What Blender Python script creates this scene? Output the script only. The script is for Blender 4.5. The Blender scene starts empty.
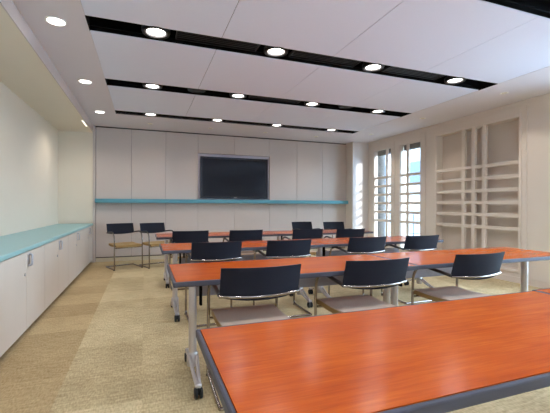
import bpy, bmesh, math, random
from math import sin, cos, pi, radians
from mathutils import Vector, Matrix

random.seed(7)
S = bpy.context.scene
COL = S.collection

# ------------------------------------------------------------------ camera
F_PX, YAW, PITCH, ROLL = 356.19, 0.3505, -0.0026, 0.0034
cam_data = bpy.data.cameras.new('camera')
cam_data.sensor_fit = 'HORIZONTAL'
cam_data.sensor_width = 36.0
cam_data.lens = 36.0 * F_PX / 550.0
cam_data.clip_start = 0.05
cam_data.shift_y = -0.5 / 550.0
cam = bpy.data.objects.new('camera', cam_data)
COL.objects.link(cam)
cam.matrix_world = (Matrix.Translation((0, 0, 1.2)) @ Matrix.Rotation(-YAW, 4, 'Z')
                    @ Matrix.Rotation(pi / 2 + PITCH, 4, 'X') @ Matrix.Rotation(ROLL, 4, 'Z'))
S.camera = cam

# ------------------------------------------------------------------ world, sun, exposure
SKY_STRENGTH = 17.5
SUN_STRENGTH = 5.0
LAMP_POWER = 26.0
LENS_GLOW = 9.0
world = bpy.data.worlds.new('daylight')
S.world = world
world.use_nodes = True
bg = world.node_tree.nodes['Background']
bg.inputs[0].default_value = (0.54, 0.76, 1.0, 1)
bg.inputs[1].default_value = SKY_STRENGTH
sun_data = bpy.data.lights.new('sun', 'SUN')
sun_data.energy = SUN_STRENGTH
sun_data.angle = radians(4.0)
sun_data.color = (1.0, 0.95, 0.88)
sun = bpy.data.objects.new('sun', sun_data)
COL.objects.link(sun)
sun.rotation_euler = Vector((-0.57, 1.0, -0.27)).to_track_quat('-Z', 'Y').to_euler()
S.view_settings.view_transform = 'Standard'
S.view_settings.look = 'None'
S.view_settings.gamma = 1.0
S.view_settings.use_curve_mapping = False
S.view_settings.exposure = 0.17
S.cycles.use_denoising = True
S.cycles.max_bounces = 10
S.cycles.diffuse_bounces = 6
S.cycles.sample_clamp_indirect = 6.0

# ------------------------------------------------------------------ materials
def srgb(r, g, b):
    f = lambda c: c / 12.92 if c <= 0.04045 else ((c + 0.055) / 1.055) ** 2.4
    return (f(r / 255), f(g / 255), f(b / 255), 1.0)

def mat(name, col, rough=0.6, metal=0.0, spec=0.5, vary=0.0, scale=40.0, stretch=(1, 1, 1), bump=0.0):
    m = bpy.data.materials.new(name)
    m.use_nodes = True
    nt = m.node_tree
    b = nt.nodes['Principled BSDF']
    b.inputs['Base Color'].default_value = col
    b.inputs['Roughness'].default_value = rough
    b.inputs['Metallic'].default_value = metal
    b.inputs['Specular IOR Level'].default_value = spec
    if vary or bump:
        tc = nt.nodes.new('ShaderNodeTexCoord')
        mp = nt.nodes.new('ShaderNodeMapping')
        mp.inputs['Scale'].default_value = stretch
        nz = nt.nodes.new('ShaderNodeTexNoise')
        nz.inputs['Scale'].default_value = scale
        nz.inputs['Detail'].default_value = 3.0
        nt.links.new(tc.outputs['Object'], mp.inputs[0])
        nt.links.new(mp.outputs[0], nz.inputs['Vector'])
        if vary:
            mx = nt.nodes.new('ShaderNodeMix')
            mx.data_type = 'RGBA'
            lo = [c * (1 - vary) for c in col[:3]] + [1]
            hi = [min(1, c * (1 + vary)) for c in col[:3]] + [1]
            mx.inputs[6].default_value = lo
            mx.inputs[7].default_value = hi
            nt.links.new(nz.outputs['Fac'], mx.inputs[0])
            nt.links.new(mx.outputs[2], b.inputs['Base Color'])
        if bump:
            bp = nt.nodes.new('ShaderNodeBump')
            bp.inputs['Strength'].default_value = bump
            bp.inputs['Distance'].default_value = 0.002
            nt.links.new(nz.outputs['Fac'], bp.inputs['Height'])
            nt.links.new(bp.outputs[0], b.inputs['Normal'])
    return m

def emit(name, col, strength):
    m = bpy.data.materials.new(name)
    m.use_nodes = True
    nt = m.node_tree
    nt.nodes.remove(nt.nodes['Principled BSDF'])
    e = nt.nodes.new('ShaderNodeEmission')
    e.inputs[0].default_value = col
    e.inputs[1].default_value = strength
    nt.links.new(e.outputs[0], nt.nodes['Material Output'].inputs[0])
    return m

def glass(name):
    m = bpy.data.materials.new(name)
    m.use_nodes = True
    nt = m.node_tree
    nt.nodes.remove(nt.nodes['Principled BSDF'])
    tr = nt.nodes.new('ShaderNodeBsdfTransparent')
    tr.inputs[0].default_value = (0.95, 0.97, 0.97, 1)
    gl = nt.nodes.new('ShaderNodeBsdfGlossy')
    gl.inputs['Roughness'].default_value = 0.02
    lw = nt.nodes.new('ShaderNodeLayerWeight')
    pw = nt.nodes.new('ShaderNodeMath')
    pw.operation = 'POWER'
    pw.inputs[1].default_value = 5.0
    fr = nt.nodes.new('ShaderNodeMath')
    fr.operation = 'MULTIPLY_ADD'
    fr.inputs[1].default_value = 0.85
    fr.inputs[2].default_value = 0.03
    nt.links.new(lw.outputs['Facing'], pw.inputs[0])
    nt.links.new(pw.outputs[0], fr.inputs[0])
    mx = nt.nodes.new('ShaderNodeMixShader')
    nt.links.new(fr.outputs[0], mx.inputs[0])
    nt.links.new(tr.outputs[0], mx.inputs[1])
    nt.links.new(gl.outputs[0], mx.inputs[2])
    nt.links.new(mx.outputs[0], nt.nodes['Material Output'].inputs[0])
    return m

def wood_mat():
    m = bpy.data.materials.new('cherry_laminate')
    m.use_nodes = True
    nt = m.node_tree
    b = nt.nodes['Principled BSDF']
    b.inputs['Roughness'].default_value = 0.22
    b.inputs['Specular IOR Level'].default_value = 0.12
    tc = nt.nodes.new('ShaderNodeTexCoord')
    oi = nt.nodes.new('ShaderNodeObjectInfo')
    add = nt.nodes.new('ShaderNodeVectorMath')
    add.operation = 'ADD'
    mul = nt.nodes.new('ShaderNodeMath')
    mul.operation = 'MULTIPLY'
    mul.inputs[1].default_value = 37.0
    nt.links.new(oi.outputs['Random'], mul.inputs[0])
    nt.links.new(tc.outputs['Object'], add.inputs[0])
    nt.links.new(mul.outputs[0], add.inputs[1])
    def noise(scale, stretch, detail):
        mp = nt.nodes.new('ShaderNodeMapping')
        mp.inputs['Scale'].default_value = stretch
        nz = nt.nodes.new('ShaderNodeTexNoise')
        nz.inputs['Scale'].default_value = scale
        nz.inputs['Detail'].default_value = detail
        nz.inputs['Distortion'].default_value = 0.6
        nt.links.new(add.outputs[0], mp.inputs[0])
        nt.links.new(mp.outputs[0], nz.inputs['Vector'])
        return nz
    n1 = noise(5.0, (0.55, 5.0, 1.0), 4.0)
    n2 = noise(30.0, (0.25, 5.0, 1.0), 2.0)
    n3 = noise(2.6, (0.7, 1.6, 1.0), 2.0)
    r1 = nt.nodes.new('ShaderNodeValToRGB')
    r1.color_ramp.elements[0].position = 0.28
    r1.color_ramp.elements[0].color = WOOD_DARK
    r1.color_ramp.elements[1].position = 0.72
    r1.color_ramp.elements[1].color = WOOD_LIGHT
    e = r1.color_ramp.elements.new(0.5)
    e.color = WOOD_MID
    am = nt.nodes.new('ShaderNodeMath')
    am.operation = 'MULTIPLY_ADD'
    am.inputs[1].default_value = 0.35
    nt.links.new(n2.outputs['Fac'], am.inputs[0])
    h = nt.nodes.new('ShaderNodeMath')
    h.operation = 'MULTIPLY'
    h.inputs[1].default_value = 0.40
    nt.links.new(n1.outputs['Fac'], h.inputs[0])
    nt.links.new(h.outputs[0], am.inputs[2])
    am2 = nt.nodes.new('ShaderNodeMath')
    am2.operation = 'MULTIPLY_ADD'
    am2.inputs[1].default_value = 0.25
    nt.links.new(n3.outputs['Fac'], am2.inputs[0])
    nt.links.new(am.outputs[0], am2.inputs[2])
    nt.links.new(am2.outputs[0], r1.inputs[0])
    nt.links.new(r1.outputs[0], b.inputs['Base Color'])
    return m

WOOD_DARK = (0.32, 0.044, 0.003, 1)
WOOD_MID = (0.465, 0.080, 0.006, 1)
WOOD_LIGHT = (0.60, 0.136, 0.011, 1)

def carpet_mat():
    m = bpy.data.materials.new('woven_carpet_tiles')
    m.use_nodes = True
    nt = m.node_tree
    L = nt.links.new
    b = nt.nodes['Principled BSDF']
    b.inputs['Roughness'].default_value = 0.95
    b.inputs['Specular IOR Level'].default_value = 0.1
    tc = nt.nodes.new('ShaderNodeTexCoord')
    sep = nt.nodes.new('ShaderNodeSeparateXYZ')
    L(tc.outputs['Object'], sep.inputs[0])
    # tiles of half a metre, each with its own tone
    off = nt.nodes.new('ShaderNodeVectorMath')
    off.operation = 'ADD'
    off.inputs[1].default_value = (0.515, 0.16, 0.5)
    L(tc.outputs['Object'], off.inputs[0])
    sc = nt.nodes.new('ShaderNodeVectorMath')
    sc.operation = 'MULTIPLY'
    sc.inputs[1].default_value = (2.0, 2.0, 0.0)
    L(off.outputs[0], sc.inputs[0])
    fl = nt.nodes.new('ShaderNodeVectorMath')
    fl.operation = 'FLOOR'
    L(sc.outputs[0], fl.inputs[0])
    wn = nt.nodes.new('ShaderNodeTexWhiteNoise')
    wn.noise_dimensions = '2D'
    L(fl.outputs[0], wn.inputs['Vector'])
    # woven bands
    def noise(scale, stretch, detail):
        mp = nt.nodes.new('ShaderNodeMapping')
        mp.inputs['Scale'].default_value = stretch
        nz = nt.nodes.new('ShaderNodeTexNoise')
        nz.inputs['Scale'].default_value = scale
        nz.inputs['Detail'].default_value = detail
        L(tc.outputs['Object'], mp.inputs[0])
        L(mp.outputs[0], nz.inputs['Vector'])
        return nz
    na = noise(9.0, (1.0, 6.0, 1.0), 3.0)
    nb = noise(60.0, (1.6, 0.5, 1.0), 2.0)
    nc = noise(1.7, (1.0, 1.0, 1.0), 2.0)
    def ma(op, a, bb, c=None):
        n = nt.nodes.new('ShaderNodeMath')
        n.operation = op
        for i, v in enumerate((a, bb, c)):
            if v is None:
                continue
            if isinstance(v, (int, float)):
                n.inputs[i].default_value = v
            else:
                L(v, n.inputs[i])
        return n.outputs[0]
    f = ma('MULTIPLY', wn.outputs['Value'], 0.13)
    f = ma('MULTIPLY_ADD', na.outputs['Fac'], 0.45, f)
    f = ma('MULTIPLY_ADD', nb.outputs['Fac'], 0.55, f)
    f = ma('MULTIPLY_ADD', nc.outputs['Fac'], 0.25, f)
    f = ma('SUBTRACT', f, 0.195)
    def ramp(c0, c1):
        r = nt.nodes.new('ShaderNodeValToRGB')
        r.color_ramp.elements[0].position = 0.27
        r.color_ramp.elements[0].color = c0
        r.color_ramp.elements[1].position = 0.73
        r.color_ramp.elements[1].color = c1
        L(f, r.inputs[0])
        return r.outputs[0]
    field = ramp(FIELD_A, FIELD_B)
    border = ramp(BORDER_A, BORDER_B)
    side = ma('LESS_THAN', sep.outputs[0], -0.515)
    mx = nt.nodes.new('ShaderNodeMix')
    mx.data_type = 'RGBA'
    L(side, mx.inputs[0])
    L(field, mx.inputs[6])
    L(border, mx.inputs[7])
    L(mx.outputs[2], b.inputs['Base Color'])
    bp = nt.nodes.new('ShaderNodeBump')
    bp.inputs['Strength'].default_value = 0.3
    bp.inputs['Distance'].default_value = 0.003
    L(nb.outputs['Fac'], bp.inputs['Height'])
    L(bp.outputs[0], b.inputs['Normal'])
    return m

FIELD_A, FIELD_B = srgb(154, 135, 101), srgb(220, 201, 160)
BORDER_A, BORDER_B = srgb(148, 125, 89), srgb(204, 180, 138)

M = {}
M['panel'] = mat('greige_fabric_panel', srgb(194, 182, 175), 0.9, spec=0.15, vary=0.07, scale=120, stretch=(1, 1, 1), bump=0.15)
M['reveal'] = mat('dark_reveal', srgb(62, 54, 52), 0.9, spec=0.1)
M['soffit'] = mat('painted_soffit', srgb(214, 208, 214), 0.85, spec=0.2, vary=0.02, scale=3)
M['header'] = mat('painted_header', srgb(196, 184, 178), 0.8, spec=0.2)
M['alcove'] = mat('painted_alcove_wall', srgb(222, 211, 194), 0.8, spec=0.2, vary=0.02, scale=4)
M['white_wall'] = mat('painted_white_wall', srgb(214, 207, 204), 0.8, spec=0.2)
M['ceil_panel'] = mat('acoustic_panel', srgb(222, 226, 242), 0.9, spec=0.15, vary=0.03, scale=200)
M['black'] = mat('black_slot', srgb(7, 7, 8), 0.8, spec=0.08)
M['black_gloss'] = mat('black_trim', srgb(16, 16, 17), 0.45, spec=0.2)
M['grey_ring'] = mat('grey_lamp_ring', srgb(96, 94, 96), 0.4, metal=0.4)
M['white_ring'] = mat('white_lamp_ring', srgb(225, 222, 218), 0.5)
M['lens'] = emit('lamp_lens', (1.0, 0.95, 0.88, 1), LENS_GLOW)
M['lens_mid'] = emit('linear_lamp_lens', (1.0, 0.9, 0.74, 1), 1.6)
M['lens_dim'] = emit('small_lamp_lens', (1.0, 0.86, 0.66, 1), 0.5)
M['teal'] = mat('teal_laminate', srgb(88, 148, 162), 0.4, spec=0.4, vary=0.03, scale=60)
M['teal_light'] = mat('teal_counter_laminate', srgb(146, 188, 190), 0.35, spec=0.45, vary=0.03, scale=60)
M['cabinet'] = mat('cabinet_laminate', srgb(208, 196, 184), 0.5, spec=0.4, vary=0.03, scale=6, stretch=(1, 1, 0.2))
M['chrome'] = mat('chrome_tube', srgb(158, 150, 144), 0.15, metal=1.0)
M['steel'] = mat('brushed_nickel', srgb(196, 194, 200), 0.35, metal=0.9)
M['silver'] = mat('silver_painted_steel', srgb(196, 190, 190), 0.33, metal=0.65)
M['navy'] = mat('charcoal_navy_backrest', srgb(33, 34, 44), 0.65, spec=0.12, vary=0.08, scale=90, bump=0.1)
M['arm'] = mat('black_arm_sleeve', srgb(34, 32, 34), 0.4)
M['rubber'] = mat('black_rubber', srgb(20, 20, 22), 0.6)
M['seat_top'] = mat('taupe_seat_fabric', srgb(188, 170, 154), 0.95, spec=0.1, vary=0.12, scale=220, bump=0.3)
M['seat_side'] = mat('tan_seat_shell', srgb(158, 128, 80), 0.7, spec=0.3, vary=0.06, scale=30)
M['seat_top_tan'] = mat('tan_seat_fabric', srgb(164, 138, 98), 0.95, spec=0.1, vary=0.12, scale=220, bump=0.3)
M['wood'] = wood_mat()
M['edge'] = mat('slate_edge_band', srgb(70, 69, 79), 0.5, spec=0.3)
M['underside'] = mat('dark_table_underside', srgb(70, 66, 66), 0.7)
M['modesty'] = mat('grey_modesty_panel', srgb(140, 136, 142), 0.6, spec=0.3)
M['carpet'] = carpet_mat()
M['baseboard'] = mat('beige_baseboard', srgb(196, 184, 160), 0.5, spec=0.3)
M['joinery'] = mat('putty_painted_joinery', srgb(214, 203, 192), 0.5, spec=0.35, vary=0.015, scale=5)
M['joinery_back'] = mat('putty_shutter_panel', srgb(200, 188, 176), 0.6, spec=0.25)
M['pane'] = glass('window_glass')
M['blind'] = mat('taupe_roller_blind', srgb(130, 122, 116), 0.9)
M['tv_frame'] = mat('slate_screen_bezel', srgb(44, 48, 62), 0.45, spec=0.3)
M['tv_inner'] = mat('black_screen_border', srgb(12, 13, 18), 0.3)
M['tv_glass'] = mat('dark_screen_glass', srgb(30, 34, 44), 0.12, spec=0.25)
M['niche'] = mat('lavender_niche_paint', srgb(206, 200, 208), 0.8)
M['stone_pale'] = mat('pale_granite', srgb(96, 88, 80), 0.85, vary=0.08, scale=8)
M['stone'] = mat('dark_granite', srgb(72, 70, 68), 0.85, vary=0.08, scale=8, bump=0.2)
M['paving'] = mat('pale_paving', srgb(222, 222, 226), 0.9, vary=0.06, scale=1.5)
M['street'] = mat('asphalt_street', srgb(112, 112, 114), 0.9, vary=0.06, scale=1.5)
M['facade'] = mat('pale_facade', srgb(130, 128, 128), 0.8, vary=0.04, scale=0.8)
M['facade_glass'] = mat('blue_facade_glass', srgb(62, 72, 88), 0.3, spec=0.3)
M['railing'] = mat('dark_railing_metal', srgb(70, 76, 98), 0.5, metal=0.3)

# ------------------------------------------------------------------ mesh helpers
class MB:
    """collects shapes; build() links them as ONE mesh object"""
    def __init__(self):
        self.v, self.f, self.mi, self.sm = [], [], [], []
    def add(self, vs, fs, mi=0, smooth=False):
        o = len(self.v)
        self.v += [tuple(p) for p in vs]
        for f in fs:
            self.f.append([o + i for i in f])
            self.mi.append(mi)
            self.sm.append(smooth)
        return self
    def bm(self, bm, mi=0, smooth=False):
        bm.verts.index_update()
        self.add([v.co[:] for v in bm.verts], [[v.index for v in f.verts] for f in bm.faces], mi, smooth)
        bm.free()
        return self
    def box(self, x0, x1, y0, y1, z0, z1, mi=0, bev=0.0, seg=1):
        bm = bmesh.new()
        bmesh.ops.create_cube(bm, size=1.0)
        for v in bm.verts:
            v.co = Vector(((x0 + x1) / 2 + v.co.x * (x1 - x0), (y0 + y1) / 2 + v.co.y * (y1 - y0), (z0 + z1) / 2 + v.co.z * (z1 - z0)))
        if bev:
            bmesh.ops.bevel(bm, geom=bm.edges[:], offset=bev, segments=seg, affect='EDGES', profile=0.5)
        return self.bm(bm, mi)
    def lathe(self, prof, c=(0, 0, 0), n=24, mi=0, axis='Z', smooth=True):
        """prof: list of (radius, height)"""
        vs, fs = [], []
        for r, h in prof:
            for k in range(n):
                a = 2 * pi * k / n
                p = (r * cos(a), r * sin(a), h)
                if axis == 'X':
                    p = (h, p[0], p[1])
                elif axis == 'Y':
                    p = (p[0], h, p[1])
                vs.append((p[0] + c[0], p[1] + c[1], p[2] + c[2]))
        m = len(prof)
        for i in range(m - 1):
            for k in range(n):
                k2 = (k + 1) % n
                fs.append((i * n + k, i * n + k2, (i + 1) * n + k2, (i + 1) * n + k))
        if prof[0][0] > 1e-6:
            fs.append(tuple(range(n))[::-1])
        if prof[-1][0] > 1e-6:
            fs.append(tuple((m - 1) * n + k for k in range(n)))
        return self.add(vs, fs, mi, smooth)
    def tube(self, pts, r, n=10, mi=0, flat=1.0):
        pts = [Vector(p) for p in pts]
        vs, fs = [], []
        prev = None
        for i, p in enumerate(pts):
            t = (pts[min(i + 1, len(pts) - 1)] - pts[max(i - 1, 0)]).normalized()
            if prev is None:
                ref = Vector((0, 0, 1)) if abs(t.z) < 0.9 else Vector((1, 0, 0))
                u = t.cross(ref).normalized()
            else:
                u = (prev - t * prev.dot(t)).normalized()
            w = t.cross(u)
            prev = u
            for k in range(n):
                a = 2 * pi * k / n
                vs.append(p + u * (r * cos(a)) + w * (r * flat * sin(a)))
        for i in range(len(pts) - 1):
            for k in range(n):
                k2 = (k + 1) % n
                fs.append((i * n + k, i * n + k2, (i + 1) * n + k2, (i + 1) * n + k))
        fs.append(tuple(range(n))[::-1])
        fs.append(tuple((len(pts) - 1) * n + k for k in range(n)))
        return self.add(vs, fs, mi, True)
    def build(self, name, mats, parent=None, loc=None, rotz=0.0):
        me = bpy.data.meshes.new(name)
        me.from_pydata(self.v, [], self.f)
        for m in (mats if isinstance(mats, (list, tuple)) else [mats]):
            me.materials.append(m)
        me.polygons.foreach_set('material_index', self.mi)
        me.polygons.foreach_set('use_smooth', self.sm)
        bm = bmesh.new()
        bm.from_mesh(me)
        bmesh.ops.recalc_face_normals(bm, faces=bm.faces[:])
        bm.to_mesh(me)
        bm.free()
        if any(self.sm):
            try:
                me.set_sharp_from_angle(angle=radians(40))
            except Exception:
                pass
        o = bpy.data.objects.new(name, me)
        COL.objects.link(o)
        if parent:
            o.parent = parent
        if loc:
            o.location = loc
        o.rotation_euler = (0, 0, rotz)
        return o

def fillet(pts, r, n=6):
    """polyline with its corners rounded"""
    pts = [Vector(p) for p in pts]
    out = [pts[0]]
    for i in range(1, len(pts) - 1):
        a, b, c = pts[i - 1], pts[i], pts[i + 1]
        rr = min(r, (a - b).length * 0.49, (c - b).length * 0.49)
        p0 = b + (a - b).normalized() * rr
        p1 = b + (c - b).normalized() * rr
        for k in range(n + 1):
            t = k / n
            out.append(p0 * (1 - t) ** 2 + b * (2 * t * (1 - t)) + p1 * t ** 2)
    out.append(pts[-1])
    return out

def tag(o, label=None, cat=None, group=None, kind=None):
    if label: o['label'] = label
    if cat: o['category'] = cat
    if group: o['group'] = group
    if kind: o['kind'] = kind
    return o

def struct(o, label=None):
    o['kind'] = 'structure'
    if label: o['label'] = label
    return o

def empty(name, loc=(0, 0, 0), rotz=0.0):
    o = bpy.data.objects.new(name, None)
    o.empty_display_size = 0.1
    COL.objects.link(o)
    o.location = loc
    o.rotation_euler = (0, 0, rotz)
    return o

def copy_tree(o, parent=None):
    c = o.copy()
    COL.objects.link(c)
    c.parent = parent
    for ch in list(KIDS.get(o.name, [])):
        d = copy_tree(ch, c)
    KIDS[c.name] = [x for x in COL.objects if x.parent is c]
    return c

KIDS = {}
def index_kids(root):
    for x in COL.objects:
        if x.parent is root:
            KIDS.setdefault(root.name, []).append(x)
    for x in KIDS.get(root.name, []):
        index_kids(x)

# ------------------------------------------------------------------ dimensions of the room
XL, XLIP, XRLIP, XR = -1.01, -0.49, 4.432, 5.48
YB, YREAR = 8.23, -3.0
ZC = 2.83
XALC = -1.64
XCOL = 5.022
YCOL = 7.90

# floor
struct(MB().box(XALC - 0.2, XR + 0.3, YREAR - 0.2, YB + 0.4, -0.12, 0.0).build('floor', M['carpet']), 'beige woven carpet tiles with a darker border along the cabinets')

# back wall: fabric panels with dark reveals, a niche for the screen
wb = MB()
SEAMS = [-0.955, -0.269, 0.436, 1.138, 1.985, 2.864, 3.592, 4.315, 5.018]
g = 0.0022
T = 0.03
NZ0, NZ1 = 1.30, 2.378
for a, b in zip(SEAMS[:-1], SEAMS[1:]):
    a2, b2 = a + g, b - g
    if 1.1 < a < 2.8:
        wb.box(a2, b2, YB, YB + T, 0.100, 1.30, 0, 0.002)
        wb.box(a2, b2, YB, YB + T, NZ1 + 0.004, ZC - 0.022, 0, 0.002)
    else:
        wb.box(a2, b2, YB, YB + T, 0.100, ZC - 0.022, 0, 0.002)
# backing behind the panels with the niche cut out
wb.box(XALC - 0.2, 1.138, YB + T, YB + 0.30, 0, 3.1, 1)
wb.box(2.864, XR + 0.3, YB + T, YB + 0.30, 0, 3.1, 1)
wb.box(1.138, 2.864, YB + T, YB + 0.30, 0, NZ0 - 0.03, 1)
wb.box(1.138, 2.864, YB + T, YB + 0.30, NZ1 + 0.004, 3.1, 1)
wb.box(1.138, 2.864, YB + 0.05, YB + 0.30, NZ0 - 0.03, NZ1 + 0.004, 2)
struct(wb.build('wall_back', [M['panel'], M['reveal'], M['niche']]), 'greige fabric panelled back wall with a niche for the screen')
struct(MB().box(-0.955, XCOL, YB - 0.008, YB + T, 0, 0.079, 0, 0.003).build('baseboard_back', M['baseboard']), 'beige baseboard under the panelled back wall')

# corner column
struct(MB().box(XCOL, XR, YCOL + 0.006, YB + T, 0, ZC, 0).box(XCOL - 0.012, XCOL, YCOL, YB, 0, ZC, 1).box(XCOL, XR, YCOL, YCOL + 0.006, 0, ZC, 0).build('column', [M['white_wall'], M['joinery']]), 'white corner column with daylight falling on it')

# left: alcove over the cabinets
struct(MB().box(XALC - 0.2, XALC, YREAR - 0.2, YB + T, 0, 3.1).build('wall_left', M['alcove']), 'pale alcove wall behind the counter')
struct(MB().box(XALC, XL - 0.004, YB - 0.005, YB + T, 0, 2.684).build('wall_alcove_end', M['alcove']), 'pale end wall of the counter alcove')
struct(MB().box(XL, -0.962, YB - 0.03, YB + T, 0, ZC, 0, 0.002).build('trim_1', M['header']), 'narrow vertical jamb between alcove and panelled wall')
struct(MB().box(XALC, XL, YREAR, YB - 0.005, 2.684, 3.05).build('ceiling_alcove', M['alcove']), 'dropped ceiling of the counter alcove')
struct(MB().box(XL, XL + 0.012, YREAR, YB - 0.03, 2.684, ZC).build('beam', M['header']), 'plain header above the counter alcove')

# rear wall (behind the photographer)
FILL_RW = [(-1.45, -0.05), (0.05, 1.35), (1.45, 2.68)]  # unseen window openings, added so cool daylight reaches the ceiling
rw = MB()
xs = [XALC - 0.2] + [v for q in FILL_RW for v in q] + [XR + 0.3]
for a, b in zip(xs[0::2], xs[1::2]):
    rw.box(a, b, YREAR - 0.2, YREAR, 0, 3.1)
for a, b in FILL_RW:
    rw.box(a, b, YREAR - 0.2, YREAR, 0, 0.85)
    rw.box(a, b, YREAR - 0.2, YREAR, 2.6, 3.1)
struct(rw.build('wall_rear', M['alcove']), 'rear wall behind the camera with three added windows')
def portal(name, loc, rot, sx, sy):
    l = bpy.data.lights.new(name, 'AREA')
    l.shape = 'RECTANGLE'
    l.size, l.size_y = sx, sy
    l.cycles.is_portal = True
    o = bpy.data.objects.new(name, l)
    COL.objects.link(o)
    o.location = loc
    o.rotation_euler = rot
for n, (a, b) in enumerate(FILL_RW):
    fb = MB()
    for x0, x1, z0, z1 in ((a, a + 0.05, 0.85, 2.6), (b - 0.05, b, 0.85, 2.6), (a + 0.05, b - 0.05, 2.55, 2.6), (a + 0.05, b - 0.05, 0.85, 0.90), ((a + b) / 2 - 0.025, (a + b) / 2 + 0.025, 0.90, 2.55)):
        fb.box(x0, x1, YREAR - 0.14, YREAR - 0.08, z0, z1)
    fo = struct(fb.build('window_%d' % (n + 3), M['header']), 'added unseen window in the rear wall, for daylight fill')
    MB().box(a + 0.05, b - 0.05, YREAR - 0.115, YREAR - 0.11, 0.90, 2.55).build('pane', M['pane'], fo)
    portal('window_daylight', ((a + b) / 2, YREAR - 0.25, 1.725), (pi / 2, 0, 0), b - a, 1.75)
portal('window_daylight', (XR + 0.30, 6.82, 1.4), (0, pi / 2, 0), 2.5, 1.7)

# ceiling: soffit round the edge, roof slab above
SLOTS = [(5.097, 5.393), (6.752, 7.023), (3.457, 3.749), (1.815, 2.107), (0.173, 0.465), (-1.47, -1.178)]
sf = MB()
sf.box(XL, XLIP, YREAR, YB, ZC, ZC + 0.10)
sf.box(XRLIP, XR, YREAR, YB, ZC, ZC + 0.10)
sf.box(XLIP, XRLIP, 7.023, YB, ZC, ZC + 0.10)
sf.box(XLIP, XRLIP, YREAR, -2.0, ZC, ZC + 0.10)
sf.box(XALC - 0.2, XR + 0.3, YREAR - 0.2, YB + 0.3, 3.1, 3.2)
struct(sf.build('ceiling', M['soffit']), 'painted soffit around the acoustic ceiling panels')

# acoustic panels between the black slots
XJ = [XLIP, 0.705, 1.935, 3.190, XRLIP]
bands = [(5.393, 6.752), (3.749, 5.097), (2.107, 3.457), (0.465, 1.815), (-1.178, 0.173), (-2.0, -1.47)]
BN = ['far', 'middle', 'near', 'overhead', 'rear', 'last']
pn = MB()
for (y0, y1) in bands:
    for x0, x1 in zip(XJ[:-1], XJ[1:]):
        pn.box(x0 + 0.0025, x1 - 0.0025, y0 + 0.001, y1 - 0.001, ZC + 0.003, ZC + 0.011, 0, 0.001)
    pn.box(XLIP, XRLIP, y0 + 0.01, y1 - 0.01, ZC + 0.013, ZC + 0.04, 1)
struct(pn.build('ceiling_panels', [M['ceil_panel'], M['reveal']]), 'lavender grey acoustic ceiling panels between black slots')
sl = MB()
for (y0, y1) in SLOTS:
    sl.box(XLIP, XRLIP, y0, y1, ZC + 0.13, ZC + 0.15)
    sl.box(XLIP, XRLIP, y0 - 0.004, y0, ZC + 0.012, ZC + 0.15)
    sl.box(XLIP, XRLIP, y1, y1 + 0.004, ZC + 0.012, ZC + 0.15)
    sl.box(XLIP, XLIP + 0.004, y0, y1, ZC, ZC + 0.15)
    sl.box(XRLIP - 0.004, XRLIP, y0, y1, ZC, ZC + 0.15)
    # rails the fittings clip to
    sl.box(XLIP, XRLIP, y0 + 0.012, y0 + 0.028, ZC + 0.045, ZC + 0.13)
    sl.box(XLIP, XRLIP, y1 - 0.028, y1 - 0.012, ZC + 0.045, ZC + 0.13)
struct(sl.build('ceiling_slots', M['black']), 'long black recessed slots across the ceiling')

# right wall: joinery with a pair of windows and a closed lattice
BARS = [1.885, 1.673, 1.464, 1.255, 1.046, 0.832]
W1 = (6.974, 7.617)
W2 = (6.015, 6.658)
LAT = (3.897, 5.569)
FILL_W3 = (1.05, 2.95)  # this and the next: unseen windows added for cool daylight fill
FILL_W4 = (-0.80, 0.90)
ZB, ZT = 0.20, 2.582
wr = MB()
X1 = XR + 0.22
XM = XR + 0.055
for xa, xb, grow in ((XR, XM, 0.0), (XM, X1, 1.0)):
    hs = [FILL_W4, FILL_W3, LAT, (W2[0], W2[1] + 0.04 * grow), (W1[0] - 0.17 * grow, W1[1] + 0.25 * grow)]
    ys = [YREAR - 0.2] + [v for h in hs for v in h] + [YB + T]
    for a, b in zip(ys[0::2], ys[1::2]):
        wr.box(xa, xb, a, b, 0, 3.1)
    for a, b in hs:
        wr.box(xa, xb, a, b, ZT, 3.1)
        wr.box(xa, xb, a, b, 0, ZB)
wr.box(XR + 0.14, X1, LAT[0], LAT[1], ZB, ZT, 1)
struct(wr.build('wall_right', [M['joinery'], M['joinery_back']]), 'putty painted window wall')

def casing(mb, y0, y1, z1, holes, t=0.020):
    """raised boards round the openings, with fine grooves at the outer edge"""
    ys = [y0] + [v for h in holes for v in h] + [y1]
    for a, b in zip(ys[0::2], ys[1::2]):
        mb.box(XR - t, XR, a, b, 0, z1, 0, 0.003)
    for a, b in holes:
        mb.box(XR - t, XR, a, b, ZT, z1, 0, 0.003)
        mb.box(XR - t, XR, a, b, 0, ZB, 0, 0.003)
cs = MB()
casing(cs, 5.874, 6.830, 2.725, [W2])
casing(cs, 6.842, 7.70, 2.725, [W1])
struct(cs.build('trim_2', M['joinery']), 'raised casing boards round the pair of windows')
cs = MB()
casing(cs, 3.783, 5.683, 2.725, [LAT])
# inner bead round the lattice
for (a, b, z0, z1) in ((LAT[1], LAT[1] + 0.045, ZB - 0.045, ZT + 0.045), (LAT[0] - 0.045, LAT[0], ZB - 0.045, ZT + 0.045), (LAT[0], LAT[1], ZT, ZT + 0.045), (LAT[0], LAT[1], ZB - 0.045, ZB)):
    cs.box(XR - 0.036, XR - 0.020, a, b, z0, z1, 0, 0.005)
struct(cs.build('trim_3', M['joinery']), 'raised casing round the closed lattice')
struct(MB().box(XR - 0.01, XR, YREAR, YCOL, 2.775, ZC - 0.008, 0, 0.002).build('trim_4', M['joinery']), 'flat fascia under the soffit along the window wall')
struct(MB().box(XR - 0.030, XR - 0.0205, YREAR, YCOL, 0, 0.09).build('baseboard_right', M['joinery']), 'painted baseboard of the window wall')

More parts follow.
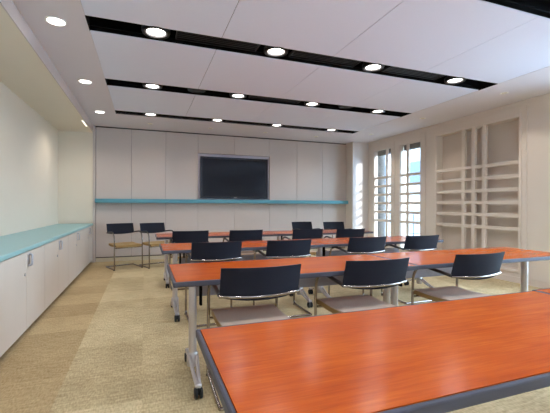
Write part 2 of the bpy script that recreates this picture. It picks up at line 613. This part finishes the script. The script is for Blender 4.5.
def muntins(mb, y0, y1, vs, x0, x1, w=0.056):
    for y in vs:
        mb.box(x0, x1, y - 0.037, y + 0.037, ZB, ZT, 0, 0.004)
    for z in BARS:
        mb.box(x0 - 0.003, x1 + 0.003, y0, y1, z - w / 2, z + w / 2, 0, 0.004)

for n, w in enumerate((FILL_W3, FILL_W4), 6):
    win = MB()
    for a, b, z0, z1 in ((w[0], w[0] + 0.05, ZB, ZT), (w[1] - 0.05, w[1], ZB, ZT), (w[0] + 0.05, w[1] - 0.05, ZT - 0.05, ZT), (w[0] + 0.05, w[1] - 0.05, ZB, ZB + 0.05), (sum(w) / 2 - 0.03, sum(w) / 2 + 0.03, ZB + 0.05, ZT - 0.05)):
        win.box(XR + 0.02, XR + 0.08, a, b, z0, z1)
    fr = struct(win.build('window_%d' % n, M['joinery']), 'added unseen wide window in the right wall beside the camera, for daylight fill')
    MB().box(XR + 0.046, XR + 0.050, w[0] + 0.05, w[1] - 0.05, ZB + 0.05, ZT - 0.05).build('pane', M['pane'], fr)
    portal('window_daylight', (XR + 0.30, sum(w) / 2, (ZB + ZT) / 2), (0, pi / 2, 0), ZT - ZB, w[1] - w[0])
for n, (w, v) in enumerate(((W1, 7.159), (W2, 6.435)), 1):
    win = MB()
    # inner frame and sill
    fx0, fx1 = XR + 0.005, XR + 0.075
    win.box(fx0, fx1, w[0], w[0] + 0.012, ZB, ZT)
    win.box(fx0, fx1, w[1] - 0.012, w[1], ZB, ZT)
    win.box(fx0, fx1, w[0], w[1], ZT - 0.012, ZT)
    win.box(fx0, fx1, w[0], w[1], ZB, ZB + 0.03)
    fr = struct(win.build('window_%d' % n, M['joinery']), ('window nearest the corner column, narrow panes on its right', 'window beside the closed lattice, narrow panes on its left')[n - 1])
    mb = MB()
    muntins(mb, w[0] + 0.012, w[1] - 0.012, [v], XR + 0.006, XR + 0.040)
    mb.build('muntins', M['joinery'], fr)
    MB().box(XR + 0.046, XR + 0.050, w[0] + 0.012, w[1] - 0.012, ZB + 0.03, ZT - 0.012).build('pane', M['pane'], fr)
    bl = MB()
    bl.box(XR + 0.085, XR + 0.089, w[0] + 0.03, w[1] - 0.01, 2.46, ZT - 0.0)
    bl.tube([(XR + 0.10, w[0] + 0.03, ZT - 0.02), (XR + 0.10, w[1] - 0.01, ZT - 0.02)], 0.014)
    bl.box(XR + 0.081, XR + 0.093, w[0] + 0.03, w[1] - 0.01, 2.445, 2.465, 0, 0.003)
    bl.build('roller_blind', M['blind'], fr)
lt = MB()
yc = (LAT[0] + LAT[1]) / 2
muntins(lt, LAT[0], LAT[1], [4.946, 2 * yc - 4.946], XR - 0.006, XR + 0.040)
lt.box(XR - 0.008, XR + 0.045, yc - 0.036, yc + 0.036, ZB, ZT, 0, 0.004)
struct(lt.build('trim_5', M['joinery']), 'putty painted lattice of bars over a closed panel')

# ------------------------------------------------------------------ outside the windows
struct(MB().box(XR + 0.22, 120, -60, 3.3, -0.5, -0.15).box(XR + 0.22, 120, 3.3, 140, -0.5, -0.152, 1).box(-60, XR + 0.22, -60, YREAR - 0.2, -0.5, -0.15).build('ground', [M['paving'], M['street']]), 'pale paving outside the windows')
def stone_column(x, y, r, label):
    t = empty('stone_column', (x, y, -0.15))
    tag(t, label, 'column', 'stone columns outside the windows')
    MB().lathe([(r, 0.18), (r * 0.97, 1.5), (r * 0.93, 3.6)], n=28).build('shaft', M['stone' if r > 0.1 else 'stone_pale'], t)
    MB().box(-r * 1.25, r * 1.25, -r * 1.25, r * 1.25, 0, 0.12, 0, 0.01).lathe([(r * 1.2, 0.12), (r * 1.2, 0.15), (r, 0.18)], n=28).build('base', M['stone'], t)
    MB().lathe([(r * 0.93, 3.6), (r * 1.2, 3.68), (r * 1.2, 3.72)], n=28).box(-r * 1.3, r * 1.3, -r * 1.3, r * 1.3, 3.72, 3.82).build('capital', M['stone'], t)
    return t
stone_column(5.97, 8.03, 0.113, 'grey round stone column seen through the window nearest the corner')
stone_column(6.60, 7.885, 0.055, 'slim pale stone column seen through narrow panes of the second window')
t = empty('sun_blocker_pier', (5.95, 5.32, -0.15))  # out of view, added to stop sun entering the second window
struct(t, 'added unseen square pier outside the window wall, blocking sun from the second window')
MB().box(-0.24, 0.26, -0.42, 0.30, 0, 3.7, 0, 0.01).build('shaft', M['stone'], t)
MB().box(-0.25, 0.30, -0.46, 0.34, 3.7, 3.85, 0, 0.01).build('capital', M['stone'], t)

wg = empty('sun_blocker_wing', (4.0, -24.0, -0.15))  # unseen block added to keep direct sun off the tables
struct(wg, 'added unseen pale wing behind the camera, blocking direct sun')
MB().box(-16, 12.4, 0, 10, 0, 7.9).build('wall', M['facade'], wg)
MB().box(-16.3, 12.6, -0.2, 10.3, 7.9, 8.1).build('roof', M['facade'], wg)
bt = empty('office_building', (28, 8, -0.15))
tag(bt, 'pale building across the street beyond the windows', 'building')
MB().box(0, 14, 0, 75, 0, 26).build('wall', M['facade'], bt)
MB().box(-0.4, 14, -0.3, 75.3, 26, 26.6).build('roof', M['facade'], bt)
for k, (z0, z1) in enumerate(((3.9, 6.2), (9.5, 11.8), (14.5, 16.8), (19.5, 21.8))):
    gl = MB()
    for i in range(11):
        gl.box(-0.06, 0.02, 2.0 + i * 6.6, 6.6 + i * 6.6, z0, z1)
    gl.build('window_band', M['facade_glass'], bt)
dr = MB()
for i in range(8):
    dr.box(-0.05, 0.02, 4.0 + i * 8.3, 5.6 + i * 8.3, 0.0, 2.3)
dr.build('doors', M['facade_glass'], bt)
rl = empty('railing', (11.0, 12.5, -0.15), radians(-40))
tag(rl, 'thin dark metal railing outside the windows', 'railing')
MB().box(-4.5, 4.5, -0.02, 0.02, 0.98, 1.02).box(-4.5, 4.5, -0.012, 0.012, 0.12, 0.15).build('rail', M['railing'], rl)
for i in range(7):
    MB().box(-0.02, 0.02, -0.02, 0.02, 0, 0.98).build('post', M['railing'], rl, (-4.5 + 1.5 * i, 0, 0))
bs = MB()
for i in range(60):
    if i % 10:
        x = -4.5 + 0.15 * i
        bs.box(x - 0.006, x + 0.006, -0.006, 0.006, 0.15, 0.98)
bs.build('balusters', M['railing'], rl)

# ------------------------------------------------------------------ wall shelf, screen, cabinets
tag(MB().box(-0.960, 5.008, YB - 0.125, YB - 0.001, 1.236, 1.320, 0, 0.004).build('wall_shelf', M['teal']), 'long teal shelf running across the panelled back wall under the screen', 'shelf')

tv = empty('television', (1.996, YB + 0.0, 1.350))
tag(tv, 'large black flat screen in the back wall niche above the teal shelf', 'television')
w, h = 1.62, 0.957
fb = MB()
bz = 0.034
fb.box(-w / 2, w / 2, -0.055, 0.0, 0, bz, 0, 0.006)
fb.box(-w / 2, w / 2, -0.055, 0.0, h - bz, h, 0, 0.006)
fb.box(-w / 2, -w / 2 + bz, -0.055, 0.0, bz, h - bz, 0, 0.006)
fb.box(w / 2 - bz, w / 2, -0.055, 0.0, bz, h - bz, 0, 0.006)
fb.build('bezel', M['tv_frame'], tv)
MB().box(-w / 2 + 0.02, w / 2 - 0.02, -0.03, 0.015, 0.02, h - 0.02).build('housing', M['tv_inner'], tv)
MB().box(-w / 2 + bz + 0.018, w / 2 - bz - 0.018, -0.036, -0.0305, bz + 0.018, h - bz - 0.018).build('screen', M['tv_glass'], tv)
MB().box(-0.035, 0.035, -0.0575, -0.0545, 0.014, 0.028).build('maker_mark', M['silver'], tv)
MB().box(-0.3, 0.3, 0.015, 0.048, 0.25, 0.7).build('wall_bracket', M['black'], tv)

tag(MB().box(XALC, XL + 0.012, 1.90, YB - 0.035, 0.770, 0.812, 0, 0.010, 2).build('countertop', M['teal_light']), 'teal countertop along the left wall alcove', 'countertop')
CABS = [(6.99, 8.19), (5.722, 6.986), (4.454, 5.718), (3.186, 4.450), (1.918, 3.182)]
CL = ['pale base cabinet at the far end of the counter, beside the panelled wall', 'pale base cabinet second from the far end of the counter', 'pale base cabinet in the middle of the counter run',
      'pale base cabinet second from the near end of the counter', 'pale base cabinet at the near end of the counter']
for (y0, y1), lab in zip(CABS, CL):
    c = empty('base_cabinet', (XL, y0, 0))
    tag(c, lab, 'cabinet', 'base cabinets under the counter')
    d = y1 - y0
    MB().box(XALC - XL + 0.002, -0.022, 0.0, d, 0.09, 0.768).build('body', M['cabinet'], c)
    MB().box(XALC - XL + 0.03, -0.06, 0.0, d, 0.0, 0.09).build('toe_kick', M['black'], c)
    half = 0.636
    for k, (a, b) in enumerate(((0.003, half - 0.003), (half + 0.003, d - 0.003))):
        dr = MB().box(-0.0215, 0.0, a, b, 0.055, 0.764, 0, 0.002).build('door', M['cabinet'], c)
        if k == 1:
            yy = a + 0.055
            hd = MB().tube(fillet([(0.0, yy, 0.636), (0.03, yy, 0.636), (0.03, yy, 0.736), (0.0, yy, 0.736)], 0.012), 0.008)
            hd.box(0.0, 0.006, yy - 0.03, yy + 0.03, 0.628, 0.744, 0, 0.002)
            hd.build('handle', M['steel'], dr)
        else:
            MB().lathe([(0.013, 0), (0.013, 0.008), (0.0, 0.009)], (0.0, b - 0.05, 0.566), 14, 0, 'X').build('lock', M['steel'], dr)

# ------------------------------------------------------------------ lamps
LAMPS = []
def spot(name, loc, power, angle, blend, target=None, size=0.07, col=(0.965, 0.965, 0.985)):
    l = bpy.data.lights.new(name, 'SPOT')
    l.energy = power
    l.spot_size = radians(angle)
    l.spot_blend = blend
    l.shadow_soft_size = size
    l.color = col
    o = bpy.data.objects.new(name, l)
    COL.objects.link(o)
    o.location = loc
    if target:
        o.rotation_euler = (Vector(target) - Vector(loc)).to_track_quat('-Z', 'Y').to_euler()
    return o

def make_downlight():
    t = empty('downlight')
    MB().lathe([(0.130, 0.045), (0.130, 0.012), (0.126, 0.0), (0.112, 0.0), (0.108, 0.012), (0.108, 0.045)], n=32).build('housing_ring', M['black_gloss'], t)
    MB().lathe([(0.108, 0.030), (0.106, 0.004), (0.092, 0.003), (0.089, 0.030)], n=32).build('trim_ring', M['grey_ring'], t)
    MB().lathe([(0.0, 0.010), (0.05, 0.011), (0.084, 0.016), (0.088, 0.03), (0.0, 0.031)], n=32).build('lens', M['lens'], t)
    return t
first = make_downlight()
index_kids(first)
ORD = ['leftmost', 'second from left', 'third from left', 'rightmost']
SN = ['middle', 'far', 'near']
used = [False]
LX = [0.097, 1.312, 2.540, 3.808]
for si, (y0, y1) in enumerate(SLOTS):
    for li, x in enumerate(LX):
        o = copy_tree(first) if used[0] else first
        used[0] = True
        o.location = (x, (y0 + y1) / 2 - 0.03, ZC - 0.003)
        if si < 3:
            tag(o, 'lit round downlight in the %s black ceiling slot, %s of four' % (SN[si], ORD[li]), 'ceiling light', 'downlights in the black slots')
        else:
            tag(o, 'lit round downlight in a black ceiling slot behind the camera', 'ceiling light', 'downlights in the slots behind the camera')
        spot('downlight_lamp', (x, (y0 + y1) / 2 - 0.03, ZC - 0.008), LAMP_POWER, 150, 0.6)

# round black speakers and linear diffusers in the slots
def speaker(x, y, lab):
    t = empty('ceiling_speaker', (x, y, ZC + 0.02))
    tag(t, lab, 'speaker', 'round black speakers in the ceiling slots')
    MB().lathe([(0.128, 0.03), (0.128, 0.006), (0.122, 0.0), (0.110, 0.0), (0.106, 0.008)], n=32).build('rim', M['black_gloss'], t)
    MB().lathe([(0.106, 0.012), (0.06, 0.007), (0.0, 0.006)][::-1], n=32).build('grille', mat_grille, t)
mat_grille = mat('dark_speaker_mesh', srgb(38, 37, 38), 0.7, vary=0.3, scale=300)
speaker(0.70, 5.225, 'unlit round black speaker in the middle ceiling slot, towards its left end')
speaker(3.18, 5.225, 'unlit round black speaker in the middle ceiling slot, towards its right end')

def make_diffuser():
    t = empty('linear_diffuser')
    L = 0.84
    MB().box(-L / 2, L / 2, -0.10, -0.088, 0, 0.03).box(-L / 2, L / 2, 0.088, 0.10, 0, 0.03).box(-L / 2, -L / 2 + 0.012, -0.1, 0.1, 0, 0.03).box(L / 2 - 0.012, L / 2, -0.1, 0.1, 0, 0.03).build('frame', M['black_gloss'], t)
    b = MB()
    for y in (-0.055, -0.018, 0.018, 0.055):
        b.box(-L / 2 + 0.012, L / 2 - 0.012, y - 0.009, y + 0.009, 0.006, 0.012)
    b.build('blades', M['black_gloss'], t)
    return t
fd = make_diffuser()
index_kids(fd)
used[0] = False
DL = ['left', 'middle', 'right']
for si in (0, 1, 2):
    y = (SLOTS[si][0] + SLOTS[si][1]) / 2
    for k, x in enumerate((0.705, 1.927, 3.175)):
        if si == 0 and k != 1:
            continue
        o = copy_tree(fd) if used[0] else fd
        used[0] = True
        o.location = (x, y, ZC + 0.028)
        tag(o, 'black linear air diffuser in the %s ceiling slot, between downlights at its %s' % (SN[si], DL[k]), 'air diffuser', 'linear diffusers in the ceiling slots')

# flush downlights in the left soffit
def make_flush():
    t = empty('flush_downlight')
    MB().lathe([(0.086, 0.0), (0.086, -0.006), (0.079, -0.009), (0.071, -0.006), (0.071, 0.0)], n=28).build('trim_ring', M['white_ring'], t)
    MB().lathe([(0.0, -0.0045), (0.071, -0.0045), (0.071, 0.0), (0.0, 0.0)], n=28).build('lens', M['lens'], t)
    return t
ff = make_flush()
index_kids(ff)
for k, (y, lab) in enumerate(((6.95, 'lit flush downlight in the left soffit, nearest the back wall'), (5.30, 'lit flush downlight in the left soffit, second from the back wall'),
                             (3.65, 'lit flush downlight in the left soffit, third from the back wall'), (2.0, 'lit flush downlight in the left soffit behind the view'))):
    o = ff if k == 0 else copy_tree(ff)
    o.location = (-0.745, y, ZC)
    tag(o, lab, 'ceiling light', 'flush downlights in the left soffit')
    spot('flush_lamp', (-0.745, y, ZC - 0.016), LAMP_POWER * 0.4, 140, 0.7)

# little adjustable washers along the back and right soffits
def make_washer():
    t = empty('wall_washer')
    MB().lathe([(0.058, 0.0), (0.058, -0.004), (0.050, -0.007), (0.036, -0.002), (0.036, 0.0)], n=24).build('trim_ring', M['white_ring'], t)
    MB().lathe([(0.0, -0.0012), (0.036, -0.0012), (0.036, 0.0), (0.0, 0.0)], n=24).build('lens', M['lens_dim'], t)
    return t
fw = make_washer()
index_kids(fw)
WL = [(0.097, 7.60, 'back', 'leftmost of four before the panels'), (1.312, 7.60, 'back', 'second from left of four before the panels'),
      (2.54, 7.60, 'back', 'third from left of four before the panels'), (3.808, 7.60, 'back', 'rightmost of four before the panels'),
      (4.873, 6.92, 'right', 'above the pair of windows'), (4.873, 5.31, 'right', 'above the closed lattice'), (4.873, 3.70, 'right', 'nearest the camera')]
for k, (x, y, sd, lab) in enumerate(WL):
    o = fw if k == 0 else copy_tree(fw)
    o.location = (x, y, ZC)
    tag(o, 'small round spot in the %s soffit, %s' % (sd, lab), 'ceiling light', 'small spots in the soffit')
    tgt = (x, YB, 1.95) if sd == 'back' else (XR, y, 1.5)
    spot('washer_lamp', (x, y, ZC - 0.012), 6.0 if sd == 'back' else 22.0, 62, 0.9, tgt, 0.03, (1.0, 0.90, 0.76))

# one narrow linear lamp in the alcove ceiling
al = empty('alcove_lamp', (-1.036, 7.30, 2.684))
tag(al, 'narrow lit lamp in the alcove ceiling just inside the header', 'ceiling light')
MB().box(-0.022, 0.022, -0.27, 0.27, -0.008, 0.0, 0, 0.002).build('housing', M['white_ring'], al)
MB().box(-0.014, 0.014, -0.25, 0.25, -0.0105, -0.0075, 0, 0.001).build('lens', M['lens_mid'], al)
spot('alcove_light', (-1.06, 7.30, 2.66), 23, 160, 0.8, col=(1.0, 0.91, 0.80))

# ------------------------------------------------------------------ training tables
TL, TD, TH = 1.815, 0.69, 0.74
def make_table():
    t = empty('training_table')
    b = 0.016
    tp = MB().box(b, TL - b, b, TD - b, TH - 0.026, TH).build('table_top', M['wood'], t)
    # edge band: four mitred lengths, rounded outside
    eb = MB()
    eb.box(0, TL, 0, b, TH - 0.034, TH - 0.0005, 0, 0.006, 2)
    eb.box(0, TL, TD - b, TD, TH - 0.034, TH - 0.0005, 0, 0.006, 2)
    eb.box(0, b, b, TD - b, TH - 0.034, TH - 0.0005, 0, 0.006, 2)
    eb.box(TL - b, TL, b, TD - b, TH - 0.034, TH - 0.0005, 0, 0.006, 2)
    eb.build('edge_band', M['edge'], t)
    un = MB()
    un.box(0.10, TL - 0.10, TD / 2 - 0.03, TD / 2 + 0.03, TH - 0.045, TH - 0.027)
    un.build('support_beam', M['underside'], t)
    MB().box(0.22, TL - 0.22, TD - 0.062, TD - 0.046, 0.486, 0.570, 0, 0.006).build('modesty_panel', M['modesty'], t)
    for x in (0.28, TL - 0.28):
        MB().box(x - 0.012, x + 0.012, TD - 0.060, TD - 0.040, 0.56, TH - 0.027).build('panel_hanger', M['underside'], t)
    for s, x in ((0, 0.155), (1, TL - 0.155)):
        lg = MB()
        # oval extruded column
        n = 24
        prof = []
        for k in range(n):
            a = 2 * pi * k / n
            prof.append((0.027 * cos(a), 0.034 * sin(a)))
        vs = [(px, py, 0.10) for px, py in prof] + [(px, py, TH - 0.045) for px, py in prof]
        fs = [(k, (k + 1) % n, n + (k + 1) % n, n + k) for k in range(n)] + [tuple(range(n))[::-1], tuple(range(n, 2 * n))]
        lg.add(vs, fs, 0, True)
        lg.box(-0.028, 0.028, -0.17, 0.17, TH - 0.045, TH - 0.027, 0, 0.004)
        lgo = lg.build('leg', M['silver'], t, (x, TD / 2, 0))
        ft = MB()
        for yy in (-1, 1):
            for xx in (-0.018, 0.018):
                ft.tube([(xx * 1.4, 0.0, 0.165), (xx * 1.4, yy * 0.04, 0.155), (xx * 0.9, yy * 0.15, 0.108), (xx * 0.6, yy * 0.235, 0.084), (xx * 0.45, yy * 0.275, 0.080)], 0.012, 8)
            ft.box(-0.020, 0.020, yy * 0.278 - 0.024, yy * 0.278 + 0.024, 0.062, 0.092, 0, 0.008)
        ft.lathe([(0.036, 0.085), (0.040, 0.10), (0.040, 0.165), (0.034, 0.18)], n=20)
        fto = ft.build('foot', M['silver'], lgo)
        for yy in (-0.278, 0.278):
            cm = MB()
            for xx in (-0.016, 0.016):
                cm.lathe([(0.010, -0.010), (0.028, -0.010), (0.033, -0.006), (0.033, 0.006), (0.028, 0.010), (0.010, 0.010)], (xx, yy - 0.012, 0.033), 18, 0, 'X')
            cm.box(-0.006, 0.006, yy - 0.03, yy + 0.012, 0.026, 0.066, 0, 0.004)
            cm.build('caster', M['rubber'], lgo)
        if s == 0:
            MB().box(0.045, 0.062, -0.03, 0.01, 0.50, TH - 0.05, 0, 0.003).build('release_bar', M['black'], lgo)
    return t
ft = make_table()
index_kids(ft)
ROWS = [(0.16, 2.18), (0.16, 3.72), (0.155, 5.285), (0.178, 0.652)]
RN = ['second row from the camera', 'third row from the camera', 'row nearest the back wall', 'nearest foreground row']
TABS = []
for ri, (x0, y0) in enumerate(ROWS):
    for k in range(2):
        o = ft if (ri == 0 and k == 0) else copy_tree(ft)
        o.location = (x0 + k * (TL + 0.004), y0 + (0.012 if k else 0.0), 0)
        tag(o, 'cherry-topped training table on casters, %s of the %s' % (('left table', 'right table')[k], RN[ri]), 'table', 'training tables')
        TABS.append(o)
# where the photo shows the legs close to the joint
for o, which, lx in ((TABS[0], 1, TL - 0.034), (TABS[1], 0, 0.052), (TABS[3], 0, 0.125), (TABS[3], 1, TL - 0.10)):
    legs = [c for c in COL.objects if c.parent is o and c.name.startswith('leg')]
    legs.sort(key=lambda q: q.location.x)
    legs[which].location.x = lx

# ------------------------------------------------------------------ cantilever chairs
def make_chair():
    t = empty('cantilever_chair')
    R = 0.0115
    HW = 0.254
    # backrest: a curved shell, hollow towards the sitter
    def shell(u, v):
        """u across -1..1, v up 0..1"""
        x = u * 0.252
        yb = -0.231 - 0.050 * (1 - u * u) - 0.053 * v
        z0 = 0.650 - 0.024 * (1 - u * u) ** 0.8
        z = z0 + (0.832 - z0) * v
        return x, yb, z
    nu, nv, th = 16, 5, 0.012
    vs, fs = [], []
    for side in (0, 1):
        for i in range(nu + 1):
            for j in range(nv + 1):
                x, y, z = shell(-1 + 2 * i / nu, j / nv)
                vs.append((x, y - (th if side else 0), z))
    W = nv + 1
    N = (nu + 1) * W
    for i in range(nu):
        for j in range(nv):
            a = i * W + j
            fs.append((a, a + W, a + W + 1, a + 1))
            fs.append((N + a, N + a + 1, N + a + W + 1, N + a + W))
    for i in range(nu):
        a, b = i * W, (i + 1) * W
        fs.append((a, N + a, N + b, b))
        a, b = i * W + nv, (i + 1) * W + nv
        fs.append((a, b, N + b, N + a))
    for j in range(nv):
        fs.append((j, j + 1, N + j + 1, N + j))
        a = nu * W + j
        fs.append((a, N + a, N + a + 1, a + 1))
    MB().add(vs, fs, 0, True).build('backrest', M['navy'], t)
    # chrome bar round the back of the shell
    pts = []
    for i in range(21):
        u = -1.02 + 2.04 * i / 20
        x, y, z = shell(max(-1, min(1, u)), 0.0)
        pts.append((u * 0.252, y - th - 0.008, 0.656 - 0.005 * (1 - min(1, u * u))))
    MB().tube(pts, 0.0095, 10).build('back_bar', M['chrome'], t)
    for s in (-1, 1):
        # front leg, with its runner along the floor
        p = fillet([(s * HW, -0.29, R), (s * HW, 0.185, R), (s * HW, 0.176, 0.30), (s * HW, 0.172, 0.52)], 0.035)
        lg = MB().tube(p, R).build('leg', M['chrome'], t)
        MB().lathe([(0.015, 0.0), (0.015, 0.010), (0.013, 0.014)], (s * HW, 0.172, 0.0), 12).build('glide', M['rubber'], lg)
        # arm that arches back to the backrest
        arch = []
        c0, c1, c2 = Vector((s * HW, 0.172, 0.52)), Vector((s * HW, 0.166, 0.700)), Vector((s * HW, 0.0, 0.688))
        for q in range(13):
            u = q / 12
            arch.append(c0 * (1 - u) ** 2 + c1 * 2 * u * (1 - u) + c2 * u * u)
        end = Vector((s * 0.251, -0.246, 0.662))
        ar = MB().tube(arch[:9], R).build('arm', M['chrome'], t)
        MB().tube(arch[8:] + [c2.lerp(end, 0.35), c2.lerp(end, 0.7), end], 0.0135, 10).build('arm_sleeve', M['arm'], ar)
    MB().tube([(-HW, -0.29, R), (HW, -0.29, R)], R).build('floor_bar', M['chrome'], t)
    # seat: tan shell with a fabric pad
    sd = MB()
    nu2, nv2 = 8, 10
    def seat_pt(u, v, top):
        hw = 0.232 - 0.012 * (v - 0.5) ** 2
        y = -0.225 + 0.43 * v
        z = 0.462 - 0.012 * (1 - (2 * v - 1) ** 2) - 0.02 * max(0, v - 0.85) / 0.15 * 0.6
        return (u * hw, y, z - (0 if top else 0.040 - 0.006 * u * u))
    vs, fs = [], []
    for top in (True, False):
        for i in range(nu2 + 1):
            for j in range(nv2 + 1):
                vs.append(seat_pt(-1 + 2 * i / nu2, j / nv2, top))
    W = nv2 + 1
    N = (nu2 + 1) * W
    for i in range(nu2):
        for j in range(nv2):
            a = i * W + j
            fs.append((N + a, N + a + W, N + a + W + 1, N + a + 1))
            fs.append((a, a + 1, a + W + 1, a + W))
    for i in range(nu2):
        a, b = i * W, (i + 1) * W
        fs.append((a, b, N + b, N + a))
        a, b = i * W + nv2, (i + 1) * W + nv2
        fs.append((a, N + a, N + b, b))
    for j in range(nv2):
        fs.append((j, N + j, N + j + 1, j + 1))
        a = nu2 * W + j
        fs.append((a, a + 1, N + a + 1, N + a))
    st = sd.add(vs, fs).build('seat', M['seat_side'], t)
    pv, pf = [], []
    for top in (True, False):
        for i in range(nu2 + 1):
            for j in range(nv2 + 1):
                x, y, z = seat_pt((-1 + 2 * i / nu2) * 0.985, 0.012 + 0.976 * j / nv2, True)
                e = 0.004 if top and 0 < i < nu2 and 0 < j < nv2 else 0.0005
                pv.append((x, y, z + (0.004 + e if top else 0.0003)))
    pf = [tuple(q) for q in fs]
    MB().add(pv, pf, 0, True).build('seat_pad', M['seat_top'], st)
    # rails that carry the seat from the front legs
    rl = MB()
    rl.tube([(-HW, 0.172, 0.402), (HW, 0.172, 0.402)], 0.010)
    for s in (-1, 1):
        rl.tube([(s * 0.17, 0.172, 0.404), (s * 0.17, -0.19, 0.410)], 0.010)
    rl.build('seat_rail', M['chrome'], t)
    return t
fc = make_chair()
PAD = []
def tan_pad(me):
    if not PAD:
        PAD.append(me.copy())
        PAD[0].materials[0] = M['seat_top_tan']
    return PAD[0]
index_kids(fc)
G1, G2 = 'cantilever chairs at the training tables', 'cantilever chairs along the back wall'
r = radians
CH = [
    # x, y(centre between legs and back), rotation, label
    (0.674, 2.336, r(-1), 'black-backed chair, leftmost of three pulled up to the second table row', G1),
    (1.514, 2.339, r(-1), 'black-backed chair, middle of three pulled up to the second table row', G1),
    (2.462, 2.343, r(0), 'black-backed chair, rightmost of three pulled up to the second table row', G1),
    (0.681, 3.825, r(0), 'black-backed chair, leftmost of four at the third table row', G1),
    (1.449, 3.790, r(0), 'black-backed chair, second from left of four at the third table row', G1),
    (2.448, 3.815, r(0), 'black-backed chair, third from left of four at the third table row', G1),
    (3.236, 3.800, r(0), 'black-backed chair, rightmost of four at the third table row', G1),
    (0.615, 5.444, r(0), 'black-backed chair, leftmost of four at the table row nearest the back wall', G1),
    (1.411, 5.370, r(0), 'black-backed chair, second from left of four at the table row nearest the back wall', G1),
    (2.360, 5.250, r(0), 'black-backed chair, third from left of four at the table row nearest the back wall', G1),
    (3.045, 5.130, r(0), 'black-backed chair, rightmost of four at the table row nearest the back wall', G1),
    (-0.345, 7.31, r(180 + 22), 'black-backed chair with tan seat facing the room, farthest left by the back wall', G2),
    (0.250, 7.33, r(180 + 22), 'black-backed chair with tan seat by the back wall, beside the farthest left one', G2),
    (3.300, 6.93, r(180 + 6), 'black-backed chair by the back wall behind the tables, left of the right-hand two', G2),
    (3.930, 6.70, r(180 - 2), 'black-backed chair by the back wall nearest the corner column', G2),
]
for k, (x, y, a, lab, grp) in enumerate(CH):
    o = fc if k == 0 else copy_tree(fc)
    o.location = (x, y, 0)
    o.rotation_euler = (0, 0, a)
    tag(o, lab, 'chair', grp)
    if grp == G2:
        for a_ in COL.objects:
            if a_.parent is o and a_.name.startswith('seat') and not a_.name.startswith('seat_rail'):
                for b_ in COL.objects:
                    if b_.parent is a_:
                        b_.data = tan_pad(b_.data)
